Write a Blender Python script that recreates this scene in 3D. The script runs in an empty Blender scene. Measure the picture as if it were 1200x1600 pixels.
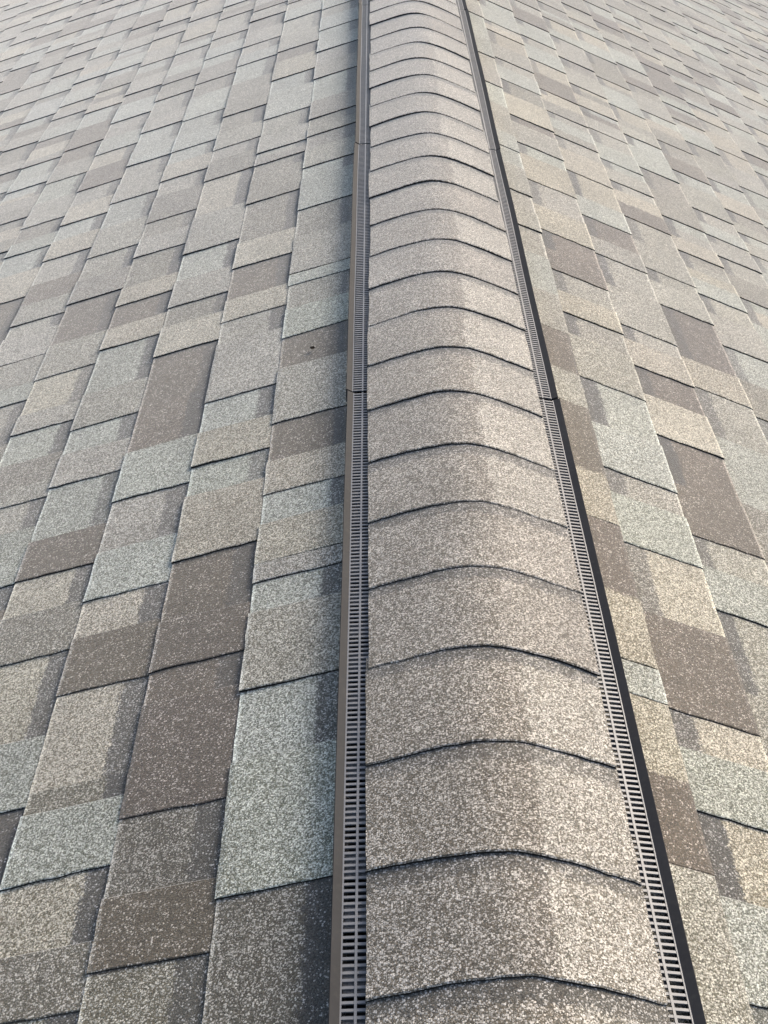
import bpy, math, random
from mathutils import Vector, Matrix, noise

random.seed(11)
S = bpy.context.scene
COL = S.collection

# ------------------------------------------------------------------ camera, sky, sun, exposure
TH, YAW, ROLL = 0.63174488, 0.04339814, 0.06001143
CAM = Vector((-0.18420819, 0.0, 1.04101808))
F_PX = 1944.70                      # focal length in pixels of the 1200 x 1600 photograph
fw = Vector((math.sin(YAW)*math.cos(TH), math.cos(YAW)*math.cos(TH), -math.sin(TH)))
rt = Vector((math.cos(YAW), -math.sin(YAW), 0.0))
up = rt.cross(fw)
cr, sr = math.cos(ROLL), math.sin(ROLL)
rt2 = cr*rt + sr*up
up2 = -sr*rt + cr*up
cd = bpy.data.cameras.new('camera')
cam = bpy.data.objects.new('camera', cd)
COL.objects.link(cam)
m = Matrix((rt2, up2, -fw)).transposed().to_4x4()
m.translation = CAM
cam.matrix_world = m
cd.sensor_width = 36.0
cd.lens = F_PX/1600.0*36.0
cd.clip_start = 0.02
cd.clip_end = 400.0
S.camera = cam

SUN_EL, SUN_AZ = math.radians(35), math.radians(41)      # azimuth from +Y towards +X
sun_dir = Vector((math.sin(SUN_AZ)*math.cos(SUN_EL), math.cos(SUN_AZ)*math.cos(SUN_EL), math.sin(SUN_EL)))
W = bpy.data.worlds.new('World')
S.world = W
W.use_nodes = True
nt = W.node_tree
nt.nodes.clear()
sky = nt.nodes.new('ShaderNodeTexSky')
sky.sky_type = 'NISHITA'
sky.sun_disc = False
sky.sun_elevation = SUN_EL
sky.sun_rotation = SUN_AZ
sky.dust_density = 4.0
sky.air_density = 1.0
sky.ozone_density = 0.0
bg = nt.nodes.new('ShaderNodeBackground')
bg.inputs['Strength'].default_value = 0.15
wo = nt.nodes.new('ShaderNodeOutputWorld')
nt.links.new(sky.outputs['Color'], bg.inputs['Color'])
nt.links.new(bg.outputs['Background'], wo.inputs['Surface'])
sd = bpy.data.lights.new('sun', 'SUN')
sd.energy = 1.32
sd.angle = math.radians(22)
sd.color = (1.0, 0.962, 0.880)
sun = bpy.data.objects.new('sun', sd)
COL.objects.link(sun)
sun.rotation_euler = sun_dir.to_track_quat('Z', 'Y').to_euler()
sun.location = (3, 4, 5)
S.view_settings.view_transform = 'Standard'
S.view_settings.look = 'None'
S.view_settings.gamma = 1.0
S.view_settings.use_curve_mapping = False
S.view_settings.exposure = 0.57

# ------------------------------------------------------------------ dimensions read off the photograph
PHI = 0.37405919                    # pitch of both slopes
SL, SR = 0.32838307, 0.26336978     # distance down the slope of the first visible course's lower edge
EXPO = 0.1429                       # exposure of one course
TANP = math.tan(PHI)
Y_NEAR, Y_FAR = 0.2, 9.4

# per course: (distance along the ridge, T tab / S slot / J butted tab / j butted slot, granule blend)
ANN = {-1:{1:[(0.664,'S','K'),(0.849,'T','G'),(1.049,'S','G'),(1.169,'T','P'),(1.324,'S','G'),(1.391,'T','P'),(1.434,'J','T'),(1.534,'S','G'),(1.611,'T','T'),(1.706,'S','B'),(1.821,'T','P'),(2.01,'S','B'),(2.134,'T','G'),(2.25,'S','P'),(2.357,'T','G'),(2.409,'J','P'),(2.6,'S','M'),(2.752,'T','G'),(2.944,'S','G'),(3.016,'T','P'),(3.143,'S','M'),(3.243,'T','M'),(3.313,'S','M'),(3.38,'T','M'),(3.526,'S','G'),(3.732,'T','P'),(3.878,'S','P'),(4.006,'T','G'),(4.133,'S','G'),(4.245,'T','G'),(4.402,'S','P')],
 2:[(0.691,'S','M'),(0.786,'T','B'),(0.882,'S','K'),(0.997,'T','B'),(1.191,'S','B'),(1.257,'T','B'),(1.357,'S','B'),(1.5,'T','T'),(1.668,'S','G'),(1.756,'T','T'),(1.863,'S','G'),(1.969,'T','P'),(2.187,'S','P'),(2.285,'T','T'),(2.383,'S','B'),(2.534,'T','T'),(2.67,'S','M'),(2.9,'T','M'),(3.086,'S','M'),(3.153,'T','M'),(3.199,'S','P'),(3.242,'T','P'),(3.37,'S','P'),(3.507,'T','G'),(3.729,'S','G'),(3.865,'T','T'),(4.049,'S','B'),(4.161,'T','P'),(4.339,'S','P'),(4.531,'T','G'),(4.666,'S','P')],
 3:[(0.748,'T','M'),(0.834,'S','T'),(0.935,'T','G'),(1.042,'S','M'),(1.081,'j','T'),(1.255,'T','B'),(1.375,'S','T'),(1.46,'T','G'),(1.582,'S','P'),(1.72,'T','G'),(1.873,'S','B'),(2.034,'j','B'),(2.221,'T','T'),(2.346,'S','M'),(2.437,'T','P'),(2.566,'S','G'),(2.71,'T','P'),(2.928,'S','T'),(3.166,'T','M'),(3.301,'S','P'),(3.394,'T','P'),(3.529,'S','M'),(3.667,'T','M'),(3.97,'S','G'),(4.165,'T','G'),(4.28,'S','P'),(4.377,'T','P'),(4.549,'S','M'),(4.691,'T','M')],
 4:[(0.927,'S','B'),(1.061,'T','G'),(1.187,'S','T'),(1.359,'T','M'),(1.472,'S','T'),(1.562,'T','B'),(1.669,'S','G'),(1.827,'T','P'),(1.933,'S','G'),(2.022,'T','P'),(2.153,'S','G'),(2.333,'T','T'),(2.431,'S','B'),(2.539,'T','T'),(2.63,'S','M'),(2.79,'T','P'),(2.899,'S','M'),(2.997,'T','M'),(3.167,'S','P'),(3.28,'T','T'),(3.4,'S','G'),(3.501,'T','G'),(3.634,'S','G'),(3.77,'T','G'),(3.989,'S','M'),(4.126,'T','M'),(4.293,'S','G'),(4.396,'T','G'),(4.518,'S','P'),(4.629,'T','P')],
 5:[(2.07,'T','P'),(2.144,'S','T'),(2.29,'T','P'),(2.439,'S','B'),(2.638,'T','M'),(2.76,'S','P'),(2.888,'T','P'),(3.065,'S','G'),(3.237,'T','P'),(3.375,'S','P')],
 6:[(2.413,'T','P'),(2.549,'S','P'),(2.612,'T','P'),(2.717,'T','B'),(2.832,'S','P'),(2.97,'T','T'),(3.089,'S','G')],
 7:[(2.403,'S','B'),(2.785,'T','T'),(2.954,'S','G'),(3.09,'T','G')]},1:{1:[(0.667,'T','P'),(0.88,'T','B'),(1.015,'T','T'),(1.146,'T','G'),(1.21,'J','T'),(1.354,'T','B'),(1.53,'T','T'),(1.666,'T','B'),(1.873,'T','P'),(1.992,'T','B'),(2.151,'J','P'),(2.311,'T','G'),(2.489,'S','P'),(2.627,'T','P'),(2.732,'S','P'),(2.836,'T','P'),(3.015,'S','G'),(3.136,'T','G'),(3.25,'T','P'),(3.477,'S','G'),(3.659,'T','P'),(3.799,'S','P'),(3.949,'T','G'),(4.137,'T','G'),(4.287,'S','G'),(4.413,'T','P')],
 2:[(0.725,'T','G'),(0.856,'S','T'),(0.976,'T','G'),(1.079,'S','T'),(1.145,'T','B'),(1.337,'S','T'),(1.497,'T','G'),(1.631,'S','P'),(1.7,'T','G'),(1.841,'S','G'),(2.0,'T','P'),(2.167,'S','P'),(2.256,'T','T'),(2.355,'S','P'),(2.458,'T','B'),(2.565,'S','B'),(2.668,'T','T'),(2.815,'S','P'),(2.971,'T','T'),(3.15,'S','G'),(3.229,'T','P'),(3.392,'S','B'),(3.449,'T','T'),(3.636,'S','M'),(3.771,'T','G'),(3.909,'S','P'),(3.988,'T','P'),(4.146,'S','T'),(4.3,'T','T'),(4.369,'S','P'),(4.423,'T','G'),(4.612,'S','G')],
 3:[(1.066,'T','P'),(1.232,'S','P'),(1.405,'T','G'),(1.513,'S','P'),(1.592,'T','B'),(1.738,'S','B'),(1.889,'T','T'),(2.033,'S','B'),(2.142,'T','T'),(2.252,'S','P'),(2.318,'T','P'),(2.508,'j','P'),(2.663,'T','P'),(2.762,'S','B'),(2.886,'T','G'),(3.015,'S','T'),(3.184,'T','T'),(3.353,'S','P'),(3.448,'T','M'),(3.505,'T','G'),(3.596,'S','P'),(3.657,'T','M'),(3.755,'T','T'),(3.814,'S','T'),(3.863,'T','B'),(4.035,'S','T'),(4.177,'T','G'),(4.35,'S','P'),(4.449,'T','G'),(4.584,'S','G'),(4.666,'T','B'),(4.839,'S','P')],
 4:[(1.755,'T','G'),(1.977,'S','P'),(2.16,'T','T'),(2.282,'S','B'),(2.52,'T','P'),(2.642,'S','P'),(2.713,'T','P'),(2.872,'S','P'),(3.017,'T','B'),(3.113,'T','T'),(3.2,'S','P'),(3.263,'T','P'),(3.361,'S','G'),(3.425,'T','G'),(3.562,'S','P'),(3.681,'T','P')]}}

# ------------------------------------------------------------------ materials
def new_mat(name):
    mt = bpy.data.materials.new(name)
    mt.use_nodes = True
    mt.node_tree.nodes.clear()
    return mt, mt.node_tree.nodes, mt.node_tree.links

def granule_material():
    mt, N, K = new_mat('asphalt_granules')
    def node(t, **kw):
        n = N.new(t)
        for a, b in kw.items():
            setattr(n, a, b)
        return n
    def math_(op, a, b=None, c=None, clamp=False):
        n = node('ShaderNodeMath', operation=op, use_clamp=clamp)
        for i, v in enumerate((a, b, c)):
            if v is None: continue
            if isinstance(v, (int, float)): n.inputs[i].default_value = v
            else: K.new(v, n.inputs[i])
        return n.outputs[0]
    def mix(f, a, b, blend='MIX'):
        n = node('ShaderNodeMix', data_type='RGBA', blend_type=blend)
        if isinstance(f, (int, float)): n.inputs[0].default_value = f
        else: K.new(f, n.inputs[0])
        for s, v in ((6, a), (7, b)):
            if isinstance(v, tuple): n.inputs[s].default_value = v
            else: K.new(v, n.inputs[s])
        return n.outputs[2]
    def attr(name):
        n = node('ShaderNodeAttribute'); n.attribute_name = name
        return n
    def mrange(v, a, b, c=0.0, d=1.0, interp='SMOOTHSTEP'):
        n = node('ShaderNodeMapRange', interpolation_type=interp)
        K.new(v, n.inputs[0])
        for i, x in enumerate((a, b, c, d)): n.inputs[i+1].default_value = x
        return n.outputs[0]
    pos = node('ShaderNodeNewGeometry').outputs['Position']
    def noise_(scale, detail=2.0, rough=0.6):
        n = node('ShaderNodeTexNoise'); n.inputs['Scale'].default_value = scale
        n.inputs['Detail'].default_value = detail; n.inputs['Roughness'].default_value = rough
        K.new(pos, n.inputs['Vector']); return n
    def voro(scale):
        n = node('ShaderNodeTexVoronoi'); n.inputs['Scale'].default_value = scale
        K.new(pos, n.inputs['Vector']); return n
    cA, cB, uu, vv = attr('blend_a'), attr('blend_b'), attr('band'), attr('strip')
    n60, n8, n220 = noise_(55.0, 3.0), noise_(6.0, 4.0), noise_(240.0, 2.0)
    # which of the two granule blends of this piece
    u = math_('ADD', uu.outputs['Fac'], math_('MULTIPLY', math_('SUBTRACT', n60.outputs['Fac'], 0.5), 0.030))
    u = math_('ADD', u, math_('MULTIPLY', math_('SUBTRACT', n220.outputs['Fac'], 0.5), 0.016))
    fB = mrange(u, -0.0035, 0.0035)
    base = mix(fB, cA.outputs['Color'], cB.outputs['Color'])
    dens = math_('ADD', math_('MULTIPLY', cA.outputs['Alpha'], math_('SUBTRACT', 1.0, fB)), math_('MULTIPLY', cB.outputs['Alpha'], fB))
    # dark shadow line printed along the top of the exposed underlay; caps get a darker band before the next edge
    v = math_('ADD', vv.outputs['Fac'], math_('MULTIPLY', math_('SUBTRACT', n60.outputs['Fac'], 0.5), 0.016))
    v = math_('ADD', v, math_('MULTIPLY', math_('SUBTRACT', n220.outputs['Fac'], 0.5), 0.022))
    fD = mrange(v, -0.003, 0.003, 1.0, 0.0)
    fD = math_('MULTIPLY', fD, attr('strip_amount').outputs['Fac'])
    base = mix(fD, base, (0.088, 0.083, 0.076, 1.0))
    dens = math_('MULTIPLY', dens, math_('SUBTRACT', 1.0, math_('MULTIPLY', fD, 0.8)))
    # clumping
    dens = math_('ADD', dens, math_('MULTIPLY', math_('SUBTRACT', n60.outputs['Fac'], 0.5), 0.45))
    v1, v2 = voro(500.0), voro(820.0)
    s1 = node('ShaderNodeSeparateColor'); K.new(v1.outputs['Color'], s1.inputs[0])
    s2 = node('ShaderNodeSeparateColor'); K.new(v2.outputs['Color'], s2.inputs[0])
    chip = mrange(math_('SUBTRACT', s1.outputs[0], math_('SUBTRACT', 1.0, math_('MULTIPLY', dens, 0.8))), -0.02, 0.02)
    edge = mrange(v1.outputs['Distance'], 0.55, 0.70, 1.0, 0.0)
    chip = math_('MULTIPLY', chip, edge)
    # small-granule variation of the base
    gv = math_('ADD', 0.34, math_('MULTIPLY', s2.outputs[1], 0.95))
    small_chip = mrange(math_('SUBTRACT', s2.outputs[0], math_('SUBTRACT', 1.0, math_('MULTIPLY', dens, 0.5))), -0.02, 0.02)
    gvc = node('ShaderNodeCombineColor')
    for i in range(3): K.new(gv, gvc.inputs[i])
    b1 = mix(1.0, base, gvc.outputs[0], 'MULTIPLY')
    # rusty / bluish single granules
    hue = mix(s2.outputs[2], (1.07, 1.0, 0.90, 1), (0.91, 1.01, 1.06, 1))
    b1 = mix(1.0, b1, hue, 'MULTIPLY')
    gm = node('ShaderNodeGamma'); K.new(base, gm.inputs[0]); gm.inputs[1].default_value = 0.52
    ck = math_('ADD', 0.88, math_('MULTIPLY', s1.outputs[1], 1.05))
    ckc = node('ShaderNodeCombineColor')
    for i in range(3): K.new(ck, ckc.inputs[i])
    chipc = mix(1.0, gm.outputs[0], ckc.outputs[0], 'MULTIPLY')
    col = mix(chip, b1, chipc)
    col = mix(math_('MULTIPLY', small_chip, 0.7), col, chipc)
    # broad weathering
    wv = mrange(n8.outputs['Fac'], 0.25, 0.75, 0.84, 1.16, 'LINEAR')
    wvc = node('ShaderNodeCombineColor')
    for i in range(3): K.new(wv, wvc.inputs[i])
    col = mix(1.0, col, wvc.outputs[0], 'MULTIPLY')
    h = math_('ADD', math_('MULTIPLY', v1.outputs['Distance'], -1.0), math_('MULTIPLY', v2.outputs['Distance'], -0.6))
    h = math_('ADD', h, math_('MULTIPLY', n220.outputs['Fac'], 0.5))
    bp = node('ShaderNodeBump'); bp.inputs['Strength'].default_value = 0.48; bp.inputs['Distance'].default_value = 0.0012
    K.new(h, bp.inputs['Height'])
    pb = node('ShaderNodeBsdfPrincipled')
    K.new(col, pb.inputs['Base Color'])
    pb.inputs['Roughness'].default_value = 0.85
    pb.inputs['Specular IOR Level'].default_value = 0.35
    pb.inputs['Sheen Weight'].default_value = 0.9
    pb.inputs['Sheen Roughness'].default_value = 0.38
    K.new(bp.outputs[0], pb.inputs['Normal'])
    out = node('ShaderNodeOutputMaterial')
    K.new(pb.outputs[0], out.inputs['Surface'])
    return mt

GRAN = granule_material()

def plain_material(name, col, rough, spec=0.5, vary=0.25, scale=40.0, bump=0.0, dust=None):
    mt, N, K = new_mat(name)
    tc = N.new('ShaderNodeNewGeometry')
    nz = N.new('ShaderNodeTexNoise'); nz.inputs['Scale'].default_value = scale; nz.inputs['Detail'].default_value = 5.0
    K.new(tc.outputs['Position'], nz.inputs['Vector'])
    rp = N.new('ShaderNodeMapRange'); K.new(nz.outputs['Fac'], rp.inputs[0])
    rp.inputs[1].default_value = 0.25; rp.inputs[2].default_value = 0.75
    rp.inputs[3].default_value = 1.0-vary; rp.inputs[4].default_value = 1.0+vary
    mx = N.new('ShaderNodeMix'); mx.data_type = 'RGBA'; mx.blend_type = 'MULTIPLY'; mx.inputs[0].default_value = 1.0
    mx.inputs[6].default_value = (*col, 1)
    cc = N.new('ShaderNodeCombineColor')
    for i in range(3): K.new(rp.outputs[0], cc.inputs[i])
    K.new(cc.outputs[0], mx.inputs[7])
    res = mx.outputs[2]
    if dust:
        nd = N.new('ShaderNodeTexNoise'); nd.inputs['Scale'].default_value = 130.0; nd.inputs['Detail'].default_value = 6.0
        K.new(tc.outputs['Position'], nd.inputs['Vector'])
        r2 = N.new('ShaderNodeMapRange'); K.new(nd.outputs['Fac'], r2.inputs[0])
        r2.inputs[1].default_value = 0.52; r2.inputs[2].default_value = 0.75; r2.inputs[4].default_value = 0.55
        m2 = N.new('ShaderNodeMix'); m2.data_type = 'RGBA'
        K.new(r2.outputs[0], m2.inputs[0]); K.new(res, m2.inputs[6]); m2.inputs[7].default_value = (*dust, 1)
        res = m2.outputs[2]
    pb = N.new('ShaderNodeBsdfPrincipled')
    K.new(res, pb.inputs['Base Color'])
    pb.inputs['Roughness'].default_value = rough
    pb.inputs['Specular IOR Level'].default_value = spec
    if bump:
        bp = N.new('ShaderNodeBump'); bp.inputs['Strength'].default_value = bump; bp.inputs['Distance'].default_value = 0.001
        K.new(nz.outputs['Fac'], bp.inputs['Height']); K.new(bp.outputs[0], pb.inputs['Normal'])
    o = N.new('ShaderNodeOutputMaterial'); K.new(pb.outputs[0], o.inputs['Surface'])
    return mt

EDGE = plain_material('asphalt_cut_edge', (0.016, 0.015, 0.014), 0.85, 0.2, 0.4, 300.0)
FELT = plain_material('roofing_felt', (0.03, 0.03, 0.03), 0.9, 0.2)
PLASTIC = plain_material('grey_vent_plastic', (0.19, 0.192, 0.198), 0.36, 0.5, 0.10, 30.0, 0.05, (0.27, 0.255, 0.23))
LIP = plain_material('dusty_lip_plastic', (0.034, 0.034, 0.036), 0.60, 0.12, 0.14, 18.0, 0.08, (0.055, 0.053, 0.050))
HOLLOW = plain_material('vent_inside', (0.012, 0.012, 0.014), 0.9, 0.1)
FILTER = plain_material('vent_filter_fleece', (0.17, 0.16, 0.15), 0.95, 0.1, 0.5, 500.0, 0.6)
DEBRIS = plain_material('dry_leaf_bit', (0.035, 0.025, 0.018), 0.8, 0.3)

# granule blends: linear base colour + share of light chips
BLEND = {
    'B': (0.130, 0.105, 0.078, 0.12),
    'M': (0.137, 0.121, 0.089, 0.32),
    'K': (0.105, 0.094, 0.071, 0.34),
    'P': (0.159, 0.145, 0.107, 0.46),
    'G': (0.165, 0.169, 0.130, 0.54),
    'T': (0.179, 0.153, 0.101, 0.56),
}
def blend(c):
    r, g, b, a = BLEND[c]
    k = random.uniform(0.92, 1.08)
    return (r*k, g*k*random.uniform(0.985, 1.015), b*k*random.uniform(0.96, 1.04), min(1, a*random.uniform(0.85, 1.15)))

# ------------------------------------------------------------------ mesh helper
class Piece:
    """collects geometry that ends up as ONE mesh object"""
    def __init__(s):
        s.v, s.f, s.m, s.a, s.b, s.u, s.w, s.k = [], [], [], [], [], [], [], []
    def vert(s, p, a=(0.1, 0.1, 0.1, 0), b=None, u=-1.0, w=1.0, k=0.9):
        s.v.append(p); s.a.append(a); s.b.append(b or a); s.u.append(u); s.w.append(w); s.k.append(k)
        return len(s.v)-1
    def face(s, idx, mat=0):
        s.f.append(idx); s.m.append(mat)
    def box(s, x0, x1, y0, y1, zf0, zf1, mat=0):
        """box between x0..x1, y0..y1; zf0/zf1 give bottom and top as functions of x"""
        i = [s.vert((x, y, z(x))) for z in (zf0, zf1) for y in (y0, y1) for x in (x0, x1)]
        for q in ((0, 2, 3, 1), (4, 5, 7, 6), (0, 1, 5, 4), (2, 6, 7, 3), (0, 4, 6, 2), (1, 3, 7, 5)):
            s.face([i[k] for k in q], mat)
    def build(s, name, mats, parent=None, origin=(0, 0, 0), smooth=False):
        ox, oy, oz = origin
        me = bpy.data.meshes.new(name)
        me.from_pydata([(x-ox, y-oy, z-oz) for x, y, z in s.v], [], s.f)
        for mt in mats: me.materials.append(mt)
        me.polygons.foreach_set('material_index', s.m)
        if mats[0] is GRAN:
            for nm, src in (('blend_a', s.a), ('blend_b', s.b)):
                at = me.attributes.new(nm, 'FLOAT_COLOR', 'POINT')
                at.data.foreach_set('color', [c for q in src for c in q])
            for nm, src in (('band', s.u), ('strip', s.w), ('strip_amount', s.k)):
                at = me.attributes.new(nm, 'FLOAT', 'POINT')
                at.data.foreach_set('value', src)
        if smooth:
            me.polygons.foreach_set('use_smooth', [True]*len(me.polygons))
        me.update()
        o = bpy.data.objects.new(name, me)
        COL.objects.link(o)
        if parent is not None:
            o.parent = parent
            po = parent.get('_o', (0, 0, 0))
            o.location = (ox-po[0], oy-po[1], oz-po[2])
        else:
            o.location = origin
        o['_o'] = (ox, oy, oz)
        return o

def slope_point(side, s, y, h):
    c, n = math.cos(PHI), math.sin(PHI)
    return (side*(s*c + h*n), y, -s*n + h*c)

def jit(a): return random.uniform(-a, a)

# ------------------------------------------------------------------ shingles of the two slopes
WEDGE = 0.0036     # how far the lower edge of a course stands off the deck
def wedge_h(ds): return 0.0002 + WEDGE*max(-0.05, min(1.0, ds/EXPO))

def course_edge(side, n, y):
    s0 = SL if side < 0 else SR
    return s0 + (n-1)*EXPO + 0.0022*noise.noise(Vector((y*0.9, n*3.7, side*5.0)))

def worn_glint(c): return (min(1, c[0]*2.2), min(1, c[1]*2.25), min(1, c[2]*2.3), min(1.0, c[3]+0.5))  # pale lower rim: light worn granules, plus the edge glint painted into the colour

def flip(idx, side): return list(idx) if side > 0 else list(reversed(idx))

def add_tab(P, side, n, y0, y1, ca, cb, yb, t, fine=True, lift=0.0, gap0=0.0):
    """one laminated tab: granule top, bevelled rim, cut sides"""
    su = course_edge(side, n-1, 0.5*(y0+y1)) - 0.004
    y0 += gap0
    k = 8 if fine else 2
    kb = max(3, int((y1-y0)/0.022)) if fine else 2
    sk0, sk1 = jit(0.003), jit(0.003)
    ring = []
    sd_ = course_edge(side, n, y0)
    for i in range(k+1):                       # near edge, top of course -> lower edge
        q = i/k
        ring.append((su+(sd_-su)*q, y0 + sk0*q + (jit(0.0013) if 0 < i else 0)))
    for i in range(1, kb):                     # lower edge going away
        q = i/kb; y = y0+(y1-y0)*q
        ring.append((course_edge(side, n, y)+jit(0.0008), y))
    sd1 = course_edge(side, n, y1)
    kk = 3 if fine else 1
    for i in range(kk+1):                      # far edge back up
        q = 1-i/kk
        ring.append((su+(sd1-su)*q, y1 + sk1*q + (jit(0.0008) if q > 0 else 0)))
    cs = sum(r[0] for r in ring)/len(ring); cy = sum(r[1] for r in ring)/len(ring)
    def hgt(s, y):
        d = s-(su+0.004)
        q = max(0, min(1, d/EXPO))
        return wedge_h(d)+t+lift*q*q*max(0, 1-abs(y-y0)/0.06)
    def mk(s, y, h):
        u = (y-yb) if yb is not None else -1.0
        return P.vert(slope_point(side, s, y, h), ca, cb, u, 1.0)
    bev = 0.0060
    wa, wb = worn_glint(ca), worn_glint(cb)
    top, rim, bot = [], [], []
    for s, y in ring:
        ds, dy = cs-s, cy-y
        L = math.hypot(ds, dy)
        si = s+(bev if s < cs-0.02 else -bev if s > cs+0.02 else 0)
        yi = y+(0.0013 if abs(y-y0) < 0.006 else -0.0013 if abs(y-y1) < 0.006 else 0)
        top.append(mk(si, yi, hgt(si, yi)))
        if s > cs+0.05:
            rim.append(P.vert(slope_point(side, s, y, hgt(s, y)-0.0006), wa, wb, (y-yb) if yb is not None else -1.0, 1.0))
        else:
            rim.append(mk(s, y, hgt(s, y)-0.0009))
        bot.append(mk(s, y, wedge_h(s-su-0.004)-0.0008))
    m_ = len(ring)
    P.face(flip(top, side), 0)
    for i in range(m_):
        j = (i+1) % m_
        P.face(flip((top[j], top[i], rim[i], rim[j]), side), 0)
        P.face(flip((rim[j], rim[i], bot[i], bot[j]), side), 1)

def add_backing(P, side, n, y0, y1, slots):
    """underlay of one shingle: exposed in the slots, hidden below the tabs"""
    cuts = sorted({y0, y1, *[s[0] for s in slots], *[s[1] for s in slots]})
    for a, b in zip(cuts[:-1], cuts[1:]):
        if b-a < 1e-4: continue
        sl = next((q for q in slots if q[0] <= (a+b)/2 <= q[1]), None)
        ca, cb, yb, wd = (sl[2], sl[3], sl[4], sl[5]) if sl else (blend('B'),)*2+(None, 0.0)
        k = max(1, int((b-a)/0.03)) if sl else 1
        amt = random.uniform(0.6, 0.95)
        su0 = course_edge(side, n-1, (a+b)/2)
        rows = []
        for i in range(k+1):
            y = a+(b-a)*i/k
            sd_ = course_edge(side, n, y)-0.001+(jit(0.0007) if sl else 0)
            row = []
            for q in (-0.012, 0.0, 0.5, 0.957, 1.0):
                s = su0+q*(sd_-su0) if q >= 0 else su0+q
                row.append(P.vert(slope_point(side, s, y, wedge_h(s-su0)), worn_glint(ca) if q == 1.0 else ca, worn_glint(cb) if q == 1.0 else cb, (y-yb) if yb is not None else -1.0,
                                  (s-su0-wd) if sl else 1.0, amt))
            row.append(P.vert(slope_point(side, sd_+0.0006, y, -0.0003), ca))
            rows.append(row)
        for r0, r1 in zip(rows[:-1], rows[1:]):
            for c in range(4):
                P.face(flip((r0[c], r0[c+1], r1[c+1], r1[c]), side), 0)
            P.face(flip((r0[4], r0[5], r1[5], r1[4]), side), 1)
        P.face(flip(tuple(rows[0][i] for i in (0, 5, 4, 3, 2, 1)), side), 1)
        P.face(flip(tuple(rows[-1][:6]), side), 1)

CLS, CWT = ['P', 'M', 'G', 'T', 'B'], [0.32, 0.2, 0.22, 0.15, 0.11]
def rcls(): return random.choices(CLS, CWT)[0]

def course_segments(side, n):
    """list of (y0, y1, type, blend) along one course"""
    ann = list(ANN[side].get(n, []))
    seg = []
    y = Y_NEAR + random.uniform(-0.1, 0.1)
    typ = random.choice('TS')
    def fill(y, stop, typ):
        while y < stop-0.03:
            L = random.uniform(0.075, 0.20) if typ == 'T' else random.uniform(0.05, 0.17)
            e = min(stop, y+L)
            if stop-e < 0.04: e = stop
            c = rcls()
            if typ == 'T' and e-y > 0.10 and random.random() < 0.30:
                mm = y+(e-y)*random.uniform(0.35, 0.65)
                seg.append((y, mm, 'T', c)); seg.append((mm, e, 'T', rcls()))
            elif typ == 'S' and e-y > 0.08 and random.random() < 0.25:
                mm = y+(e-y)*random.uniform(0.35, 0.65)
                seg.append((y, mm, 'S', c)); seg.append((mm, e, 'S', rcls()))
            else:
                seg.append((y, e, typ, c))
            y = e
            typ = 'S' if typ == 'T' else 'T'
        return typ
    if ann:
        fill(y, ann[0][0], 'S' if ann[0][1] in 'TJ' else 'T')
        for a, b in zip(ann, ann[1:]+[(ann[-1][0]+random.uniform(0.08, 0.14), 'x', 'x')]):
            seg.append((a[0], b[0], a[1], a[2]))
        y = seg[-1][1]
        typ = 'S' if ann[-1][1] in 'TJ' else 'T'
    fill(y, Y_FAR, typ)
    return seg

def project(p):
    d = Vector(p)-CAM
    z = d.dot(fw)
    if z < 0.05: return None
    return (600+F_PX*d.dot(rt2)/z, 800-F_PX*d.dot(up2)/z, z)

def in_frame(side, n, y0, y1, mx=0):
    s1 = course_edge(side, n, y0); s0 = max(s1-EXPO, 0.188)
    for s in (s0, s1):
        for y in (y0, 0.5*(y0+y1), y1):
            q = project(slope_point(side, s, y, 0.005))
            if q and -mx < q[0] < 1200+mx and -mx < q[1] < 1600+mx: return q[2]
    return None

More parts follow.
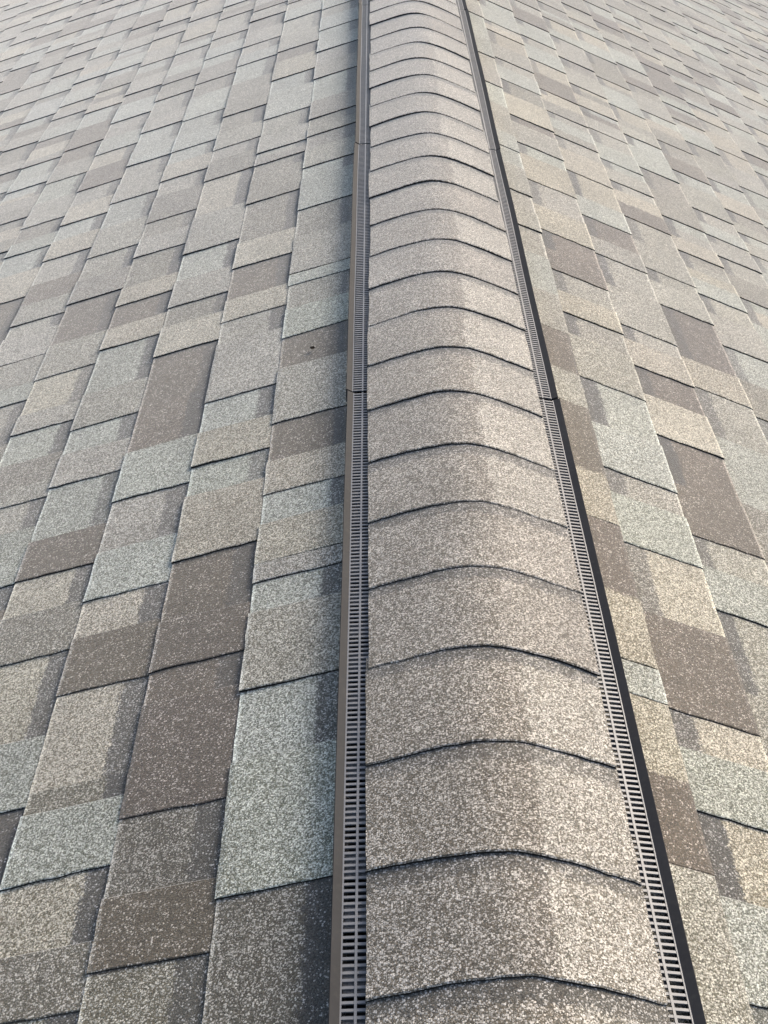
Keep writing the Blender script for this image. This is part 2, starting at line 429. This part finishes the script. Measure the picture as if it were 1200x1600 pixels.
def build_slope(side, courses, label):
    deck = Piece()
    smax = (SL if side < 0 else SR)+(courses-0.5)*EXPO
    q = [deck.vert(slope_point(side, s, y, h)) for h in (-0.001, -0.016) for (s, y) in ((0.0, -0.4), (smax, -0.4), (smax, Y_FAR+0.2), (0.0, Y_FAR+0.2))]
    deck.face(flip((q[0], q[1], q[2], q[3]), side)); deck.face(flip((q[7], q[6], q[5], q[4]), side))
    for i in range(4):
        j = (i+1) % 4
        deck.face(flip((q[j], q[i], q[4+i], q[4+j]), side))
    roof = deck.build('roof_slope', [FELT])
    roof['kind'] = 'structure'
    roof['label'] = label
    far = Piece()
    near_tabs = []
    shingles = []
    for n in range(1, courses):
        segs = course_segments(side, n)
        # join consecutive bands of one tab / slot
        items, i = [], 0
        while i < len(segs):
            y0, y1, t, c = segs[i]
            tt = 'T' if t in 'TJ' else 'S'
            c2, yb = None, None
            if i+1 < len(segs) and segs[i+1][2] == tt:
                c2, yb, y1 = segs[i+1][3], segs[i+1][0], segs[i+1][1]
                i += 1
            items.append((y0, y1, tt, c, c2, yb, t in 'Jj'))
            i += 1
        # group into shingles of about a metre
        group, start = [], None
        groups = []
        want = random.uniform(0.4, 1.0)
        for k, it in enumerate(items):
            if group and ((it[1]-group[0][0] > want and it[2] == 'S' and it[0]-group[0][0] > 0.25) or it[6]):
                groups.append(group); group = []; want = 1.0
            group.append(it)
        groups.append(group)
        for g in groups:
            y0, y1 = g[0][0], g[-1][1]
            z = in_frame(side, n, y0, y1)
            slots, tabs = [], []
            wd0 = random.uniform(0.028, 0.040)
            for (a, b, t, c, c2, yb, jn) in g:
                ca = blend(c); cb = blend(c2) if c2 else ca
                if t == 'S': slots.append((a, b, ca, cb, yb, wd0))
                else: tabs.append((a, b, ca, cb, yb, jn))
            if z is None:
                if n <= 26 and y1 < Y_FAR:
                    add_backing(far, side, n, y0, y1, slots)
                    for tb in tabs:
                        add_tab(far, side, n, *tb[:5], 0.0024, False)
                continue
            shingles.append((z, n, y0, y1, slots, tabs))
    shingles.sort(key=lambda q: q[0])
    keep, rest = shingles[:300], shingles[300:]
    for z, n, y0, y1, slots, tabs in rest:
        add_backing(far, side, n, y0, y1, slots)
        for tb in tabs: add_tab(far, side, n, *tb[:5], 0.0024, False)
    cand = []
    for k, sh in enumerate(keep):
        for tb in sh[5]:
            zz = in_frame(side, sh[1], tb[0], tb[1])
            if zz: cand.append((zz, k, tb))
    cand.sort(key=lambda q: q[0])
    own = {}
    for zz, k, tb in cand[:300]: own.setdefault(k, []).append(tb)
    for k, (z, n, y0, y1, slots, tabs) in enumerate(keep):
        P = Piece()
        add_backing(P, side, n, y0, y1, slots)
        mine = own.get(k, [])
        for tb in tabs:
            if tb not in mine:
                add_tab(P, side, n, *tb[:5], random.uniform(0.0019, 0.0029), z < 5, 0.0, 0.0012 if tb[5] else 0)
        org = slope_point(side, course_edge(side, n, y0), y0, 0)
        so = P.build('shingle', [GRAN, EDGE], roof, org)
        for tb in mine:
            Q = Piece()
            add_tab(Q, side, n, *tb[:5], random.uniform(0.0019, 0.0031), True, max(0, jit(0.0016)), 0.0012 if tb[5] else 0)
            Q.build('tab', [GRAN, EDGE], so, slope_point(side, course_edge(side, n, tb[0]), tb[0], 0))
    if far.f:
        fo = far.build('shingle_field', [GRAN, EDGE], roof)
        fo['kind'] = 'stuff'
    print('slope', side, 'shingles', len(keep), len(rest), 'tabs', min(300, len(cand)), len(cand))
    return roof

build_slope(-1, 20, 'shaded asphalt shingle roof slope falling away on the left of the ridge vent')
build_slope(1, 24, 'sunlit asphalt shingle roof slope falling away on the right of the ridge vent')

# ------------------------------------------------------------------ ridge cap shingles
CAP_W, CAP_CREST, CAP_A = 0.1448, 0.0088, 0.024
def cap_z(x): return CAP_CREST - (math.sqrt((0.44*x)**2 + CAP_A**2) - CAP_A)
CAPY = [0.219, 0.372, 0.526, 0.679, 0.823, 0.977, 1.135, 1.292, 1.44, 1.59, 1.745, 1.894, 2.043, 2.192, 2.342, 2.493, 2.648, 2.804, 2.958, 3.11, 3.262, 3.414, 3.567, 3.72, 3.874, 4.028]
while CAPY[-1] < 5.6: CAPY.append(CAPY[-1]+0.153+jit(0.004))

cap_root = bpy.data.objects.new('ridge_capping', None)
COL.objects.link(cap_root)
cap_root.empty_display_size = 0.1
cap_root['label'] = 'row of tan grey overlapping cap shingles arched over the ridge between two slotted vents'
cap_root['category'] = 'ridge cap'
cap_root['_o'] = (0, 0, 0)
def cap_shingle(i):
    y0, y1 = CAPY[i], CAPY[i+1]
    P = Piece()
    nx = 30
    k = random.uniform(0.94, 1.06)
    tone = random.random()
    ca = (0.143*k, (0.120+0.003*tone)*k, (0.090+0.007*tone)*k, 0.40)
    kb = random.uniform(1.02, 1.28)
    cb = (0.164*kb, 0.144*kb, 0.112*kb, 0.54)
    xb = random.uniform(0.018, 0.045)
    if random.random() < 0.22: cb = tuple(c*1.06 for c in ca[:3])+(0.52,)
    off = 0.0012+jit(0.0024); tilt = jit(0.0050)
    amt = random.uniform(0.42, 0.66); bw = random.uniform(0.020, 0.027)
    rag = [jit(0.0007) for _ in range(nx+1)]
    hn = 0.0046+jit(0.0006)
    ys = (y0, y0+0.0016, y0+0.03, y0+(y1-y0)*0.45, y0+(y1-y0)*0.75, y1-0.02, y1+0.02)
    rows = []
    for r, y in enumerate(ys):
        row = []
        for c in range(nx+1):
            x = -CAP_W + 2*CAP_W*c/nx
            q = (y-y0)/(y1-y0)
            h = hn*(1-q)+0.0012*q
            yy = y
            if r < 2:
                yy = y + rag[c] + tilt*x/CAP_W + 0.0030*noise.noise(Vector((x*16, i*2.3, 0)))+0.0012*noise.noise(Vector((x*50, i*1.3, 4)))
                if r == 0: h -= 0.0013
            xe = x + off + (jit(0.0008) if c in (0, nx) else 0)
            lf = 0.0016*noise.noise(Vector((x*9, y*5, i*1.7)))*max(0, 1-q)
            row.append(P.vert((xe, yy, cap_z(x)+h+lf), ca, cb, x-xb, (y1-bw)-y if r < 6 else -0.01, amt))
        rows.append(row)
    for a, b in zip(rows[:-1], rows[1:]):
        for c in range(nx):
            P.face([a[c], a[c+1], b[c+1], b[c]], 0)
    # cut edges: front, both sides
    def skirt(loop, dz, rev):
        low = [P.vert((P.v[j][0], P.v[j][1]+0.0004, P.v[j][2]-dz), ca, cb) for j in loop]
        for c in range(len(loop)-1):
            f_ = [loop[c], low[c], low[c+1], loop[c+1]]
            P.face(f_ if not rev else f_[::-1], 1)
    skirt(rows[0], 0.0031, False)
    skirt([r[0] for r in rows], 0.0045, True)
    skirt([r[-1] for r in rows], 0.0045, False)
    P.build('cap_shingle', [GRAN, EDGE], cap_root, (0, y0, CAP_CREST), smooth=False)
for i in range(len(CAPY)-1): cap_shingle(i)

# ------------------------------------------------------------------ ridge vent sections
PX0, PZ0 = 0.1375, -0.0396        # inner upper end of the louvre strip
PX1, PZ1 = 0.1703, -0.0432        # outer lower end
LX, LZ = 0.1807, -0.0385          # top of the wind lip
SEAM = [-0.60, 0.612, 1.820, 3.010, 4.311, 5.53]
def grid_z(x): return PZ0+(PZ1-PZ0)*(x-PX0)/(PX1-PX0)
def sway(y, side, k): return 0.0016*noise.noise(Vector((y*2.1, side*3.0, k*4.0)))

def strip_bar(P, side, x0, x1, y0, y1, th, wob=None, mat=0, dz=0.0, steps=1):
    """bar lying in the louvre plane; mirrored for the left side"""
    for st in range(steps):
        ya, yb = y0+(y1-y0)*st/steps, y0+(y1-y0)*(st+1)/steps
        i = []
        for z in (-th, 0.0):
            for y in (ya, yb):
                for x in (x0, x1):
                    i.append(P.vert((side*(x+(wob(y) if wob else 0)), y, grid_z(x)+z+dz)))
        for q in ((0, 2, 3, 1), (4, 5, 7, 6), (0, 1, 5, 4), (2, 6, 7, 3), (0, 4, 6, 2), (1, 3, 7, 5)):
            P.face(flip([i[k] for k in q], side), mat)

def vent_section(k, y0, y1, label, nslat, individual):
    root = bpy.data.objects.new('ridge_vent', None)
    COL.objects.link(root)
    root.location = (0, y0, 0)
    root['_o'] = (0, y0, 0)
    root['label'] = label
    root['category'] = 'roof vent'
    root['group'] = 'plastic ridge vent sections under the cap shingles'
    g = 0.0026
    a, b = y0+g, y1-g
    dx = jit(0.0012)
    O = (0, y0, 0)
    # body that carries the cap shingles
    P = Piece()
    prof = [(-0.142, -0.0415), (-0.07, cap_z(0.07)-0.006), (-0.02, cap_z(0.02)-0.006), (0.02, cap_z(0.02)-0.006), (0.07, cap_z(0.07)-0.006), (0.142, -0.0415)]
    lo = [(x, z-0.006) for x, z in prof]
    loop = prof+lo[::-1]
    r0 = [P.vert((x, a, z)) for x, z in loop]; r1 = [P.vert((x, b, z)) for x, z in loop]
    n_ = len(loop)
    for i in range(n_):
        j = (i+1) % n_
        P.face([r0[i], r0[j], r1[j], r1[i]])
    P.face(r0[::-1]); P.face(r1)
    P.build('vent_body', [PLASTIC], root, O)
    steps = 20
    for side in (-1, 1):
        wob = lambda y, s_=side: sway(y, s_, 1)+dx*s_
        # wind lip
        P = Piece()
        # hollow profile, clockwise seen from the near end
        prof = [(PX1, PZ1+0.0006), (LX-0.0014, LZ), (LX-0.0006, LZ+0.0004), (LX+0.0002, LZ-0.0006), (LX-0.0010, -TANP*LX+0.0062), (PX1+0.001, PZ1-0.006)]
        rows = []
        for st in range(steps+1):
            y = a+(b-a)*st/steps
            w_ = wob(y)
            zz = 0.0007*noise.noise(Vector((y*3, side, 7.7)))
            rows.append([P.vert((side*(x+w_), y, z+zz)) for x, z in prof])
        for ra, rb in zip(rows[:-1], rows[1:]):
            for i in range(len(prof)):
                j = (i+1) % len(prof)
                P.face(flip([ra[i], rb[i], rb[j], ra[j]], -side))
        P.face(flip(rows[0], side)); P.face(flip(rows[-1][::-1], side))
        P.build('wind_lip', [LIP], root, O)
        # dark inside of the vent
        P = Piece()
        q = [(0.128, -0.060), (0.128, -0.046), (PX1+0.003, -0.060), (PX1+0.003, -0.0700)]
        i0 = [P.vert((side*x, a, z)) for x, z in q]; i1 = [P.vert((side*x, b, z)) for x, z in q]
        P.face(flip([i0[1], i0[0], i1[0], i1[1]], side)); P.face(flip([i0[0], i0[3], i1[3], i1[0]], side)); P.face(flip([i0[3], i0[2], i1[2], i1[3]], side))
        P.build('vent_throat', [HOLLOW], root, O)
        # long rails
        for (x0, x1) in ((0.1360, 0.1392), (0.1523, 0.1550), (0.1686, 0.1712)):
            P = Piece()
            strip_bar(P, side, x0, x1, a, b, 0.0030, wob if x0 > 0.16 else None, 0, 0.0004, steps)
            P.build('rail', [PLASTIC], root, O)
        # slats across
        pitch = (b-a)/nslat
        J = Piece()
        proto = None
        for i in range(nslat):
            yc = a+(i+0.5)*pitch
            if individual:
                if proto is None:
                    P = Piece()
                    P_y = yc
                    strip_bar(P, side, 0.1385, 0.1692, yc-pitch*0.19, yc+pitch*0.19, 0.0018)
                    proto = P.build('slat', [PLASTIC], root, (side*0.155, yc, -0.047))
                else:
                    o = proto.copy()
                    COL.objects.link(o)
                    o.parent = root
                    o.location = (side*0.155, yc-y0, -0.047)
            else:
                strip_bar(J, side, 0.1385, 0.1692, yc-pitch*0.19, yc+pitch*0.19, 0.0018)
        if not individual:
            jo = J.build('louvre_grille', [PLASTIC], root, O)
            jo['kind'] = 'stuff'
        # fleece filter showing behind every second group of slots
        i = 3
        while i < nslat-4:
            ya, yb_ = a+i*pitch, a+(i+random.choice((3, 4, 4)))*pitch
            x0, x1 = (0.139, 0.1525) if side > 0 else (0.139, 0.166)
            F = Piece()
            strip_bar(F, side, x0, x1, ya, yb_, 0.005, None, 0, -0.0030)
            F.build('fleece_pad', [FILTER], root, (side*0.15, ya, -0.052))
            i += random.choice((7, 8, 8, 9))

vent_section(0, SEAM[0], SEAM[1], 'slotted grey plastic ridge vent section at the very bottom edge of the photo', 150, False)
vent_section(1, SEAM[1], SEAM[2], 'nearest long slotted grey plastic ridge vent section, its slots large enough to count', 150, True)
vent_section(2, SEAM[2], SEAM[3], 'middle slotted grey plastic ridge vent section between the two visible seams', 150, False)
vent_section(3, SEAM[3], SEAM[4], 'far slotted grey plastic ridge vent section beyond the upper seam', 150, False)
vent_section(4, SEAM[4], SEAM[5], 'farthest slotted grey plastic ridge vent section cut by the top of the photo', 150, False)

# ------------------------------------------------------------------ small dark bit on the left slope
def leaf_bit(side, s, y, L, ang, label):
    P = Piece()
    pts = [(-0.5, 0), (-0.2, 0.28), (0.15, 0.22), (0.5, 0.02), (0.2, -0.2), (-0.25, -0.16)]
    ca, sa = math.cos(ang), math.sin(ang)
    n0 = [P.vert(slope_point(side, s+L*(u*ca-v*sa), y+L*(u*sa+v*ca), 0.0095+0.002*abs(u))) for u, v in pts]
    n1 = [P.vert(slope_point(side, s+L*(u*ca-v*sa), y+L*(u*sa+v*ca), 0.0062)) for u, v in pts]
    P.face(flip(n0[::-1], side)); P.face(flip(n1, side))
    for i in range(6):
        j = (i+1) % 6
        P.face(flip([n0[i], n0[j], n1[j], n1[i]], side))
    o = P.build('leaf_bit', [DEBRIS], None, slope_point(side, s, y, 0.0062))
    o['label'] = label
    o['category'] = 'leaf'
leaf_bit(-1, 0.262, 2.052, 0.010, 0.4, 'tiny dark dry leaf bit lying on a brown shingle beside the left vent')
for o in bpy.data.objects:
    if '_o' in o.keys(): del o['_o']
